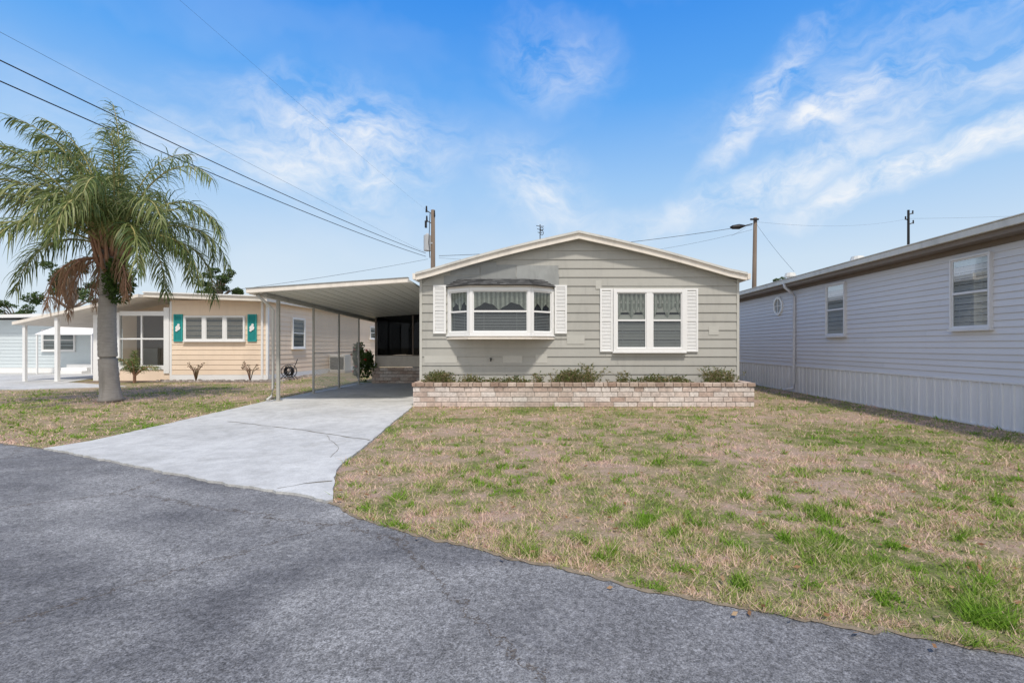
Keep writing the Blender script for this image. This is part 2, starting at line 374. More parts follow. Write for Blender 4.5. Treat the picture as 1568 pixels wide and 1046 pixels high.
for a,b_ in zip(xsr[:-1],xsr[1:]):
    za,zb=rzz(a),rzz(b_)
    mb.hexa([(a,YF-.16,za+.002),(b_,YF-.16,zb+.002),(b_,28.2,zb+.002),(a,28.2,za+.002),(a,YF-.16,za+.13),(b_,YF-.16,zb+.13),(b_,28.2,zb+.13),(a,28.2,za+.13)],.5)
    fb.hexa([(a,YF-.20,za-.02),(b_,YF-.20,zb-.02),(b_,YF-.163,zb-.02),(a,YF-.163,za-.02),(a,YF-.20,za+.135),(b_,YF-.20,zb+.135),(b_,YF-.163,zb+.135),(a,YF-.163,za+.135)],.5)
    cp.hexa([(a,YF-.235,za+.11),(b_,YF-.235,zb+.11),(b_,YF-.05,zb+.137),(a,YF-.05,za+.137),(a,YF-.235,za+.165),(b_,YF-.235,zb+.165),(b_,YF-.05,zb+.165),(a,YF-.05,za+.165)],.5)
mb.done('roof',M['roof'],house); fb.done('rake_fascia',M['cream'],house); cp.done('roof_edge_cap',M['whiteold'],house)
mb=MB(); mb.box(XR+.122,XR+.2,YF-.22,28.2,ZE+.0,ZE+.14); mb.box(XL-.12,XL-.052,YF-.22,28.2,ZE-.0,ZE+.14); mb.done('eave_gutter',M['cream'],house)
yb=YF-.42; bx0,bx1,bx2,bx3=-2.32,-1.72,-.28,.27
zb0,zb1=1.66,2.78
foot=[(bx0,YF),(bx1,yb),(bx2,yb),(bx3,YF)]
mb=MB(); mb.prism(foot,zb0-.06,zb0)
mb.prism([(bx0-.04,YF),(bx1-.03,yb-.05),(bx2+.03,yb-.05),(bx3+.04,YF)],zb0-.10,zb0-.062)
mb.prism(foot,zb1,zb1+.05); mb.done('bay_sill_and_head',M['cream'],house,bevel=.005)
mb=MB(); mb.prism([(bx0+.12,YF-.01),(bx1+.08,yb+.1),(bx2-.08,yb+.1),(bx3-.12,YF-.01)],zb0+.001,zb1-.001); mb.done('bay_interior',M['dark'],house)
def seg(a,b_):
    a=Vector(a); b_=Vector(b_); u=(b_-a); L=u.length; u.normalize(); n_=Vector((u.y,-u.x))
    return (lambda p:(a.x+u.x*p[0]+n_.x*(p[1]-.07), a.y+u.y*p[0]+n_.y*(p[1]-.07), p[2])),L
for (a,b_) in ((foot[0],foot[1]),(foot[1],foot[2]),(foot[2],foot[3])):
    S,L=seg(a,b_); tr=.075
    window(house,S,tr,zb0+tr,L-2*tr,zb1-zb0-2*tr,1,True,.073,'half')
mb=MB(); wtop=3.02; o=.09
f2=[(bx0-o,YF-.005),(bx1-.05,yb-o),(bx2+.05,yb-o),(bx3+o,YF-.005)]; t2=[(bx0+.28,YF-.02),(bx1+.15,YF-.12),(bx2-.15,YF-.12),(bx3-.28,YF-.02)]
rows=5
for k in range(3):
    A0=Vector(f2[k]);A1=Vector(f2[k+1]);T0=Vector(t2[k]);T1=Vector(t2[k+1]); L=(A1-A0).length; nc=max(3,int(L/.15))
    for r_ in range(rows):
        v0=r_/rows; v1=(r_+1)/rows; off=(r_%2)*.5
        edges=[0]+[(j+off)/nc for j in range(0,nc+1) if 0<(j+off)/nc<1]+[1]
        for j in range(len(edges)-1):
            def pt(u,v,l):
                q=A0.lerp(A1,u).lerp(T0.lerp(T1,u),v); return (q.x,q.y-l,zb1+.05+(wtop-zb1-.05)*v+l)
            l0=.014+random.random()*.008
            mb.face([pt(edges[j],v0,l0),pt(edges[j+1],v0,l0),pt(edges[j+1],v1,.004),pt(edges[j],v1,.004)])
            mb.face([pt(edges[j],v0,0),pt(edges[j+1],v0,0),pt(edges[j+1],v0,l0),pt(edges[j],v0,l0)],.1)
mb.face([(p[0],p[1],zb1+.051) for p in f2],.1)
mb.done('bay_roof_shingles',M['shingle'],house,fix=False)
mb=MB(); mb.M=Mf
for (a,b_,c_,d_) in ((690,735,410,422),(736,790,406,436),(791,855,407,436),(680,735,423,440),(812,856,420,440),(700,760,402,409)):
    mb.box(P(a,0,YF).x-XL,P(b_,0,YF).x-XL,.0,.025+random.random()*.006,P(0,d_,YF).z,P(0,c_,YF).z)
mb.done('flashing_panels',M['flash'],house)
mb=MB(); mb.M=Mf
for (a,b_,c_,d_) in ((868,895,514,527),(770,800,545,556),(1085,1100,500,513),(912,921,430,443),(650,700,545,556),(820,838,543,556)):
    mb.box(P(a,0,YF).x-XL,P(b_,0,YF).x-XL,.0,.0235,P(0,d_,YF).z,P(0,c_,YF).z)
mb.done('siding_patches',M['sagepatch'],house)
shutter(house,Mf,P(664,0,YF).x-XL,1.70,.31,1.18); shutter(house,Mf,P(848,0,YF).x-XL+.02,1.70,.30,1.18)
x0=P(944,0,YF).x-XL; w=(1043-944)/F*YF
window(house,Mf,x0,1.35,w,1.35,2,True,.085,'half',div=.15)
shutter(house,Mf,x0-.085-.32,1.26,.31,1.54); shutter(house,Mf,x0+w+.09,1.26,.31,1.54)
mb=MB(); s=P(752,550,YF-.03); mb.tube([s,s+Vector((0,-.06,0)),s+Vector((0,-.08,-.05))],.016); mb.box(s.x-.03,s.x+.03,s.y-.05,s.y-.03,s.z+.012,s.z+.03); mb.done('spigot',M['black'],house)

# brick planter
planter=empty('brick_planter')
pz=.56; X0,X1,Y0,Y1=-2.98,4.86,11.1,YF-.02
mb=MB(); mb.box(X0+.012,X1-.012,Y0+.012,Y0+.12,0,pz-.09); mb.box(X0+.012,X0+.12,Y0+.121,Y1,0,pz-.09); mb.box(X1-.12,X1-.012,Y0+.121,Y1,0,pz-.09); mb.done('mortar_core',M['mortar'],planter)
mb=MB(); hgt=(pz-.095)/4; bl=.34
def course(xa,xb,put,k):
    x=xa-(bl*.5 if k%2 else 0)-random.random()*.02
    while x<xb:
        l=bl*random.choice([1,1,1,.62,1.0]); a=max(xa,x); e=min(xb,x+l-.014)
        if e-a>.03: put(a,e)
        x+=l
for k in range(4):
    za=k*hgt+.004; zb_=za+hgt-.014
    def pf(a,e): j=random.random()*.009; mb.box(a,e,Y0-j,Y0+.06,za+random.random()*.003,zb_)
    course(X0,X1,pf,k)
    def pl(a,e): j=random.random()*.006; mb.box(X0-j,X0+.06,a,e,za,zb_)
    course(Y0+.065,Y1,pl,k)
    def pr(a,e): j=random.random()*.006; mb.box(X1-.06,X1+j,a,e,za,zb_)
    course(Y0+.065,Y1,pr,k)
mb.done('bricks',M['brick'],planter,bevel=.006)
mb=MB(); x=X0-.02
while x<X1+.02:
    l=random.choice([.2,.2,.1,.2]); e=min(x+l-.012,X1+.02)
    if e-x>.03: mb.box(x,e,Y0-.02-random.random()*.01,Y0+.17,pz-.09,pz-random.random()*.010)
    x+=l
y=Y0+.18
while y<Y1-.05:
    for xx in (X0-.02,X1-.17): mb.box(xx,xx+.19,y,y+.19,pz-.09,pz-random.random()*.006)
    y+=.2
mb.done('cap_bricks',M['capbrick'],planter,bevel=.006)
mb=MB(); nx=60
for i in range(nx):
    for j in range(4):
        def q(i,j):
            x=X0+.17+(X1-X0-.34)*i/nx; y=Y0+.17+(Y1-Y0-.17)*j/4; return (x,y,pz-.04+.05*noise.noise((x*2,y*3,0)))
        mb.face([q(i,j),q(i+1,j),q(i+1,j+1),q(i,j+1)])
mb.done('soil',M['soil'],planter,smooth=True,fix=False)

# ---------------------------------------------------------------- leaf tools
def leafclump(mb,c,rad,n,size,shell=.5):
    c=Vector(c)
    for _ in range(n):
        v=Vector([random.gauss(0,1) for _ in range(3)]).normalized()*(shell+(1-shell)*random.random())**.6
        p=c+Vector((v.x*rad[0],v.y*rad[1],v.z*rad[2]))
        a=Vector([random.gauss(0,1) for _ in range(3)]).normalized(); b_=a.cross(Vector([random.gauss(0,1) for _ in range(3)])).normalized()
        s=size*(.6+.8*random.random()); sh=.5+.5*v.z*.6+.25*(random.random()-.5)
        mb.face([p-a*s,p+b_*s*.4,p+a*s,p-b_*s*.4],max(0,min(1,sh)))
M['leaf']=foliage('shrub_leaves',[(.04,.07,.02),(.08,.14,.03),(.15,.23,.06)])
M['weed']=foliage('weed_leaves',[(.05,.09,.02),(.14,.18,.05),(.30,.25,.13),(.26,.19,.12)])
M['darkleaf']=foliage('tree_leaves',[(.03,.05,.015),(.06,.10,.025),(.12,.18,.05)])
def weeds(mb,cx,cz_,w,h,n,y):
    for _ in range(n):
        bx=cx+random.gauss(0,w*.45); by=y+random.uniform(-.15,.18); hh=h*(.3+.8*random.random())*math.exp(-((bx-cx)/max(w,.1))**2*.6)
        tip=Vector((bx+random.gauss(0,hh*.5),by+random.gauss(0,.12),cz_+hh)); base=Vector((bx,by,cz_-.03)); mid=base.lerp(tip,.55)+Vector((0,0,hh*.15))
        s=.005; r0=random.random()
        for a,b_ in ((base,mid),(mid,tip)): mb.face([a+Vector((-s,0,0)),a+Vector((s,0,0)),b_+Vector((s*.6,0,0)),b_+Vector((-s*.6,0,0))],.6+.4*r0)
        for k in range(6):
            p=base.lerp(mid,random.random()) if random.random()<.5 else mid.lerp(tip,random.random())
            d=Vector((random.gauss(0,1),random.gauss(0,.7),random.gauss(.3,.6))).normalized()*.05*(.6+random.random()); e=d.cross(Vector((0,1,.3))).normalized()*.013
            mb.face([p,p+d*.5+e,p+d,p+d*.5-e],min(1,max(0,r0*.6+random.gauss(.05,.15))))
ym=YF-.28; mb=MB()
for (px,w,h,n) in ((672,.34,.28,150),(872,.42,.32,240),(905,.2,.46,50),(1095,.34,.38,90),(1120,.12,.30,30),(720,.3,.20,40),(1010,.5,.20,60),(790,.4,.16,35),(825,.1,.30,22),(955,.14,.30,24),(1040,.3,.2,30),(760,1.4,.12,80),(1000,1.6,.12,90)):
    weeds(mb,P(px,0,ym).x,pz-.04,w,h,n,ym)
mb.done('planter_weeds',M['weed'],planter,fix=False)

# ---------------------------------------------------------------- carport
cpt=empty('carport')
CXl=-6.78; YB=18.2
def cz(x,y): return 2.66+(x-CXl)/(XL-.06-CXl)*.25-(y-11.3)*.030
XRc=XL-.13
mb=MB()
nseg=13; xe=np.linspace(CXl,XRc,nseg+1)
for a,b_ in zip(xe[:-1],xe[1:]):
    g=.004
    mb.hexa([(a+g,11.32,cz(a,11.3)),(b_-g,11.32,cz(b_,11.3)),(b_-g,22,cz(b_,22)),(a+g,22,cz(a,22)),(a+g,11.32,cz(a,11.3)+.05),(b_-g,11.32,cz(b_,11.3)+.05),(b_-g,22,cz(b_,22)+.05),(a+g,22,cz(a,22)+.05)],.5)
    mb.hexa([(b_-g*3,11.33,cz(b_,11.3)-.008),(b_+g*3,11.33,cz(b_,11.3)-.008),(b_+g*3,22,cz(b_,22)-.008),(b_-g*3,22,cz(b_,22)-.008),(b_-g*3,11.33,cz(b_,11.3)+.02),(b_+g*3,11.33,cz(b_,11.3)+.02),(b_+g*3,22,cz(b_,22)+.02),(b_-g*3,22,cz(b_,22)+.02)],.5)
mb.done('roof_panels',M['ceil'],cpt)
mb=MB(); a,b_=CXl-.1,XRc
mb.hexa([(a,11.2,cz(a,11.2)-.03),(b_,11.2,cz(b_,11.2)-.03),(b_,11.315,cz(b_,11.2)-.03),(a,11.315,cz(a,11.2)-.03),(a,11.2,cz(a,11.2)+.07),(b_,11.2,cz(b_,11.2)+.07),(b_,11.315,cz(b_,11.2)+.07),(a,11.315,cz(a,11.2)+.07)])
mb.hexa([(a,11.32,cz(a,11.3)-.04),(a+.095,11.32,cz(a,11.3)-.04),(a+.095,22,cz(a,22)-.04),(a,22,cz(a,22)-.04),(a,11.32,cz(a,11.3)+.08),(a+.095,11.32,cz(a,11.3)+.08),(a+.095,22,cz(a,22)+.08),(a,22,cz(a,22)+.08)])
mb.done('roof_fascia',M['cream'],cpt,bevel=.006)
mb=MB(); mb.hexa([(a-.01,11.185,cz(a,11.2)+.072),(b_,11.185,cz(b_,11.2)+.072),(b_,11.34,cz(b_,11.2)+.072),(a-.01,11.34,cz(a,11.2)+.072),(a-.01,11.185,cz(a,11.2)+.09),(b_,11.185,cz(b_,11.2)+.09),(b_,11.34,cz(b_,11.2)+.09),(a-.01,11.34,cz(a,11.2)+.09)]); mb.done('drip_edge',M['flash'],cpt)
mb=MB(); bx=-6.62
mb.hexa([(bx-.05,11.5,cz(bx,11.5)-.10),(bx+.05,11.5,cz(bx,11.5)-.10),(bx+.05,21,cz(bx,21)-.10),(bx-.05,21,cz(bx,21)-.10),(bx-.05,11.5,cz(bx,11.5)-.01),(bx+.05,11.5,cz(bx,11.5)-.01),(bx+.05,21,cz(bx,21)-.01),(bx-.05,21,cz(bx,21)-.01)])
for y in (12.1,13.95,15.7,17.4,19.5):
    t=cz(bx,y)-.098; s=.035 if y<13 else .024
    mb.box(bx-s,bx+s,y-s,y+s,.03,t); mb.box(bx-.08,bx+.08,y-.06,y+.06,.031,.045)
mb.done('posts_and_beam',simple('post_aluminium',(.42,.41,.37),.5,.12,3,grime=.4),cpt,bevel=.004)
mb=MB(); mb.tube([(bx-.14,11.45,2.6),(bx-.13,11.8,2.45),(bx-.11,12.06,2.3),(bx-.11,12.06,.35),(bx-.12,12.0,.15),(bx-.14,11.85,.08)],.033,8); mb.done('downspout',M['whiteold'],cpt,smooth=True)
mb=MB()
def wire(a,b_,r=.0055): mb.tube([a,b_],r,3,False)
for (ya,yb_) in ((13.98,15.67),(15.73,17.37)):
    w=yb_-ya; zt=cz(bx,ya)-.14; z0=.10; hh=zt-z0; p=.095; t=-hh
    while t<w:
        s0=max(t,0); e0=min(t+hh,w)
        if e0>s0:
            wire((bx,ya+s0,z0+(s0-t)),(bx,ya+e0,z0+(e0-t))); wire((bx+.004,yb_-s0,z0+(s0-t)),(bx+.004,yb_-e0,z0+(e0-t)))
        t+=p
    wire((bx,ya,z0),(bx,yb_,z0),.012); wire((bx,ya,1.2),(bx,yb_,1.2),.012)
mb.done('chain_link_fence',M['mesh'],None,fix=False)
scr=empty('screened_room')
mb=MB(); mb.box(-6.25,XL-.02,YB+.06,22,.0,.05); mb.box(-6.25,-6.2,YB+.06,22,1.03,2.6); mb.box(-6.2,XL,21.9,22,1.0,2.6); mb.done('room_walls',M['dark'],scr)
mb=MB(); mb.box(-6.32,XL-.02,YB,YB+.05,.62,1.03); mb.done('room_kick_panel',M['cream'],scr)
mb=MB()
for x in (-6.32,-4.92,-3.6): mb.box(x,x+.06,YB-.005,YB+.055,1.03,cz(x,YB)-.02)
mb.box(-6.26,XL-.03,YB-.002,YB+.052,1.031,1.06)
mb.done('room_frame',M['fasciabrown'],scr)
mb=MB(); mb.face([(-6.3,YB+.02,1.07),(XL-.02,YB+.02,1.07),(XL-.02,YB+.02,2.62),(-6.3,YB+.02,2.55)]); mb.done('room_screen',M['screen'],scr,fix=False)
mb=MB(); mb.box(-5.1,-4.55,21,21.8,1.4,2.2); mb.box(-5.6,-5.2,20.8,21.4,.1,1.25); mb.done('stored_cabinet',M['blind'],scr)
mb=MB()
for k in range(5):
    x=-6.34-(.15 if k%2 else 0)
    while x<XL-.1:
        a=max(x,-6.34); e=min(x+.29,XL-.05)
        if e>a+.02: mb.box(a,e,YB-.28,YB-.02,k*.12+.004,k*.12+.112)
        x+=.3
mb.done('brick_step',M['brick'],scr,bevel=.006)
mb=MB(); mb.tube([(-3.55,15.6,.03),(-3.55,15.6,.95),(-3.35,15.6,1.0),(-3.1,15.6,1.0)],.02); mb.tube([(-3.55,14.6,.03),(-3.55,14.6,.95),(-3.55,15.6,.95)],.02); mb.done('step_railing',M['white'])

# ---------------------------------------------------------------- right white house
rh=empty('white_mobile_home')
RXw=7.7; Ya,Yb=2.0,24.0
Mr=faceL(RXw,Ya); Lr=Yb-Ya
mb=MB(); mb.M=Mr; siding(mb,Lr,.80,3.2,.115,None,.022); mb.done('siding',M['vinyl'],rh,fix=False)
mb=MB(); mb.box(RXw+.004,RXw+7.5,Ya,Yb,.0,3.2); mb.done('walls',M['vinyl'],rh)
mb=MB(); mb.M=Mr; x=0
while x<Lr:
    p=.2; z0,z1=.0,.78
    prof=[(0,.004),(.07,.004),(.08,.026),(.10,.026),(.11,.004),(.15,.004),(.155,.014),(.165,.014),(.17,.004),(p,.004)]
    r=random.random()
    for (u0,v0),(u1,v1) in zip(prof[:-1],prof[1:]): mb.face([(x+u0,v0,z0),(x+u1,v1,z0),(x+u1,v1,z1),(x+u0,v0,z1)],r)
    x+=p
mb.done('skirting',M['skirt'],rh,fix=False)
mb=MB(); mb.M=Mr; mb.box(0,Lr,.0,.035,.775,.812); mb.box(0,Lr,0,.03,-.01,.03); mb.done('belt_trim',M['skirt'],rh)
mb=MB(); mb.M=Mr; mb.box(0,Lr,.0,.30,3.19,3.205); mb.box(0,Lr,.002,.03,3.10,3.188); mb.done('soffit',M['fasciabrown'],rh)
mb=MB(); mb.M=Mr; mb.box(-.1,Lr+.1,.302,.325,3.19,3.29); mb.done('fascia_band',M['fasciabrown'],rh)
mb=MB(); mb.M=Mr; mb.box(-.1,Lr+.1,.326,.40,3.28,3.40); mb.box(-.1,Lr+.1,.28,.42,3.401,3.42); mb.done('gutter',M['whiteold'],rh,bevel=.01)
mb=MB(); mb.face([(RXw-.4,Ya-.1,3.425),(RXw-.4,Yb+.1,3.425),(RXw+3.75,Yb+.1,3.95),(RXw+3.75,Ya-.1,3.95)]); mb.face([(RXw+3.75,Ya-.1,3.95),(RXw+3.75,Yb+.1,3.95),(RXw+8,Yb+.1,3.4),(RXw+8,Ya-.1,3.4)])
mb.face([(RXw,Yb,3.2),(RXw+7.5,Yb,3.2),(RXw+3.75,Yb,3.94)]); mb.face([(RXw,Ya,3.2),(RXw+7.5,Ya,3.2),(RXw+3.75,Ya,3.94)])
mb.done('roof',M['roof'],rh)
mb=MB()
for (y,x) in ((13.2,RXw+.9),(16.2,RXw+.6)):
    z=3.5; mb.tube([(x,y,z-.1),(x,y,z+.22)],.11,12); mb.tube([(x,y,z+.22),(x,y,z+.34)],[.19,.15],12)
mb.done('roof_vents',M['whiteold'],rh)
def dY(px): return RXw*F/(px-CX)
for (pa,pb,z0,z1) in ((1460,1522,1.74,2.98),(1268,1297,1.70,3.0)):
    y0=dY(pb); y1=dY(pa); window(rh,Mr,y0-Ya+.03,z0,y1-y0-.06,z1-z0,1,True,.035,'full','skirt',bm_='blindlt')
mb=MB(); yc=dY(1193); zc=2.70; seg_=24
def ring(r0,r1,ya_,yb_,q):
    for k in range(seg_):
        a=2*math.pi*k/seg_; b2=2*math.pi*(k+1)/seg_
        pt=lambda r,t,n_:(RXw-n_,yc+math.cos(t)*r,zc+math.sin(t)*r)
        q.face([pt(r0,a,yb_),pt(r0,b2,yb_),pt(r1,b2,yb_),pt(r1,a,yb_)],.5); q.face([pt(r1,a,ya_),pt(r1,b2,ya_),pt(r1,b2,yb_),pt(r1,a,yb_)],.5); q.face([pt(r0,a,ya_),pt(r0,b2,ya_),pt(r0,b2,yb_),pt(r0,a,yb_)],.5)
ring(.23,.30,0,.06,mb); mb.box(RXw-.05,RXw-.03,yc-.01,yc+.01,zc-.23,zc+.23); mb.box(RXw-.049,RXw-.031,yc-.23,yc+.23,zc-.01,zc+.01); mb.done('round_window_frame',M['white'],rh)
mb=MB(); mb.face([(RXw-.024,yc+math.cos(2*math.pi*k/24)*.235,zc+math.sin(2*math.pi*k/24)*.235) for k in range(24)]); mb.done('round_window_pane',M['greymetal'],rh)
mb=MB(); yd=dY(1219)
mb.tube([(RXw-.36,yd,3.3),(RXw-.34,yd,3.18),(RXw-.12,yd,3.02),(RXw-.06,yd,2.9),(RXw-.06,yd,.3),(RXw-.1,yd,.12),(RXw-.3,yd,.08)],.045,8); mb.done('downspout',M['vinyl'],rh,smooth=True)

# ---------------------------------------------------------------- peach house
ph=empty('peach_mobile_home')
PY=19.5; PL,PR=-15.0,-11.1
Mp=front(PL,PY)
mb=MB(); mb.M=Mp; siding(mb,PR-PL,.25,3.25,.2,None); mb.done('front_siding',M['peach'],ph,fix=False)
mb=MB(); mb.M=faceR(PR,PY); siding(mb,14,.25,3.2,.2,None); mb.done('side_siding',M['peach'],ph,fix=False)
mb=MB(); mb.box(PL-3,PR-.004,PY+1.2,PY+14,0,3.2); mb.box(PL+.02,PR-.004,PY+.004,PY+1.19,0,3.2); mb.done('walls',M['peach'],ph)
mb=MB(); mb.box(PR-.06,PR+.03,PY-.03,PY+.06,0,3.2); mb.box(PL-.03,PL+.05,PY-.03,PY+.05,0,3.2); mb.box(PR-.22,PR-.15,PY-.09,PY-.02,0.05,3.2)
mb.box(PL+.05,PR-.06,PY-.025,PY-.001,0,.24); mb.box(PR+.001,PR+.03,PY+.06,PY+14,0,.24); mb.done('corner_trim_and_skirt',M['white'],ph)
def slab(mb,xa,za,xb,zb,ya,yb_,th):
    mb.hexa([(xa,ya,za),(xb,ya,zb),(xb,yb_,zb),(xa,yb_,za),(xa,ya,za+th),(xb,ya,zb+th),(xb,yb_,zb+th),(xa,yb_,za+th)])
mb=MB(); slab(mb,-15.7,3.33,PR+.25,3.16,PY-.5,PY+14.2,.16); slab(mb,-20.6,2.22,-15.702,3.3,PY-.75,PY+9,.12); mb.done('roof',M['cream'],ph)
mb=MB(); slab(mb,-15.7,3.495,PR+.3,3.325,PY-.55,PY+14.2,.05); mb.done('roof_cap',M['white'],ph)
mb=MB()
mb.box(-18.05,-17.75,PY-.1,PY+.1,0,2.65); mb.box(-17.15,-17.03,PY-.06,PY+.06,.3,2.75); mb.box(-15.25,-15.04,PY-.06,PY+.05,.3,2.95)
mb.box(-17.03,-15.25,PY-.05,PY+.05,.45,.62); mb.box(-17.03,-15.25,PY-.05,PY+.05,2.62,2.8); mb.box(-17.03,-15.25,PY-.03,PY+.03,1.66,1.72); mb.box(-16.2,-16.14,PY-.028,PY+.028,.62,2.62)
mb.box(-19.05,-18.93,PY-.65,PY-.53,0,2.5); mb.box(-20.3,-20.2,PY-.65,PY-.55,0,2.2)
mb.done('porch_frame',M['white'],ph)
mb=MB(); mb.box(-17.75,-15.04,PY-.02,PY+.03,.0,.449); mb.box(-17.75,-17.151,PY-.01,PY+.04,.45,2.7); mb.done('porch_kickwall',M['peach'],ph)
mb=MB(); mb.face([(-17.03,PY,.62),(-15.25,PY,.62),(-15.25,PY,2.62),(-17.03,PY,2.62)]); mb.done('porch_screen',M['glass'],ph,fix=False)
mb=MB(); mb.box(-17.3,-15.1,PY+1.1,PY+1.19,.4,2.7); mb.done('porch_interior',M['fasciabrown'],ph)
mb=MB(); mb.box(-16.9,-16.3,PY+.95,PY+1.09,.5,1.3); mb.box(-16,-15.5,PY+.95,PY+1.09,1.5,2.5); mb.done('porch_furniture',M['blind'],ph)
window(ph,Mp,.62,1.66,2.34,.9,3,False,.06,'full',div=.14)
shutter(ph,Mp,.14,1.58,.36,1.1,'teal'); shutter(ph,Mp,3.12,1.58,.36,1.1,'teal')
mb=MB(); mb.M=Mp
for xx in (.32,3.30):
    for j,(dx,dz,r_) in enumerate(((0,0,.10),(.03,.12,.05),(-.05,-.1,.05))):
        mb.face([(xx+dx+math.cos(a*math.pi/6)*r_,.062+j*.003,2.13+dz+math.sin(a*math.pi/6)*r_) for a in range(12)])
mb.done('shutter_emblem',M['white'],ph)
Ms=faceR(PR,PY)
window(ph,Ms,11.1*F/(CX-447)-PY,1.35,1.0,1.25,1,True,.06,'full')
window(ph,Ms,11.1*F/(CX-566)-PY,1.9,1.2,.7,1,True,.06,'full')
ac=empty('air_conditioner')
mb=MB(); mb.box(-11.0,-10.2,24.9,25.7,.1,.95); mb.done('case',M['whiteold'],ac,bevel=.02)
mb=MB()
for k in range(12): mb.box(-10.95,-10.25,24.885,24.899,.2+k*.055,.225+k*.055)
mb.done('grille',M['dark'],ac)
mb=MB(); mb.box(-11.05,-10.15,24.85,25.75,0,.098); mb.done('pad',M['mortar'],ac)
hr=empty('garden_hose_reel'); c0=Vector((-10.5,20.0,.36)); mb=MB()
for off in (-.12,.12):
    mb.tube([c0+Vector((math.cos(t)*.26,off,math.sin(t)*.26)) for t in np.linspace(0,2*math.pi,25)],.014,6,False)
    for t in range(4): mb.tube([c0+Vector((0,off,0)),c0+Vector((math.cos(t*math.pi/2+.4)*.26,off,math.sin(t*math.pi/2+.4)*.26))],.01,5)
for k in range(5): mb.tube([c0+Vector((math.cos(t)*(.16+.02*(k%2)),-.09+k*.045,math.sin(t)*(.16+.02*(k%2)))) for t in np.linspace(0,2*math.pi,21)],.02,6,False)
mb.tube([c0+Vector((-.3,-.12,-.34)),c0+Vector((0,-.12,0)),c0+Vector((.3,-.12,-.34))],.015); mb.tube([c0+Vector((-.3,.12,-.34)),c0+Vector((0,.12,0)),c0+Vector((.3,.12,-.34))],.015)
mb.tube([c0+Vector((.1,.1,0)),c0+Vector((.25,.1,.35)),c0+Vector((.3,.1,.5))],.015)
mb.done('reel',M['black'],hr)

# third house
th=empty('pale_blue_mobile_home')
mb=MB(); mb.M=front(-30,25); siding(mb,8.4,.3,2.75,.18); mb.done('siding',M['blue'],th,fix=False)
mb=MB(); mb.M=faceR(-21.6,25); siding(mb,9,.3,2.75,.18); mb.done('side_siding',M['blue'],th,fix=False)
mb=MB(); mb.box(-30,-21.604,25.004,35,0,2.75); mb.done('walls',M['blue'],th)
mb=MB(); slab(mb,-30.4,2.8,-21.2,2.95,24.5,35,.15); mb.box(-21.66,-21.57,24.96,25.05,0,2.75); mb.done('roof',M['white'],th)
window(th,front(-30,25),4.2,1.2,1.6,1.0,2,True,.06,'full'); window(th,front(-30,25),6.9,1.3,.9,1.0,1,True,.06,'full')
mb=MB(); mb.box(-30,-21.7,24.9,24.98,0,.28); mb.done('skirt',M['white'],th)
mb=MB(); mb.hexa([(-24.9,23.7,1.95),(-22.1,23.7,1.95),(-22.1,24.97,2.45),(-24.9,24.97,2.45),(-24.9,23.7,2.0),(-22.1,23.7,2.0),(-22.1,24.97,2.5),(-24.9,24.97,2.5)])
for xx in (-24.85,-22.15): mb.box(xx-.03,xx+.03,23.72,23.78,0,1.95)
mb.done('porch_awning',M['white'],th)
mb=MB()
for k in range(3): mb.box(-24.2,-22.9,24.0+k*.28,24.95,.16*k,.16*(k+1)-.002)
mb.done('entry_steps',M['white'],th)
mb=MB(); mb.prism([(-30,14.9),(-16.5,15.4),(-14.3,16.6),(-18.2,18.5),(-21,24.9),(-30,24.9)],.0,.025); mb.done('neighbor_driveway',M['concrete'])
mb=MB()
for _ in range(420):
    x=random.uniform(-15.2,-10.2); y=PY-.1-random.random()*.75
    if random.random()<.4: x=random.uniform(-11.1,-10.6); y=random.uniform(18.9,23)
    s=.03+random.random()*.07; a=random.random()*3
    pts=[]
    for k in range(5): t=a+k*2*math.pi/5; pts.append((x+math.cos(t)*s*random.uniform(.8,1.2),y+math.sin(t)*s))
    r=random.random(); z=s*.8
    for k in range(5):
        mb.face([(pts[k][0],pts[k][1],0),(pts[(k+1)%5][0],pts[(k+1)%5][1],0),(x+(pts[(k+1)%5][0]-x)*.5,y+(pts[(k+1)%5][1]-y)*.5,z),(x+(pts[k][0]-x)*.5,y+(pts[k][1]-y)*.5,z)],r)
    mb.face([(x+(p[0]-x)*.5,y+(p[1]-y)*.5,z) for p in pts],r)
mb.done('stone_border',M['rock'],fix=False)
mb=MB(); mb.box(-18,-10.4,PY-.95,PY-.03,0,.012); mb.done('garden_bed',M['soil'])

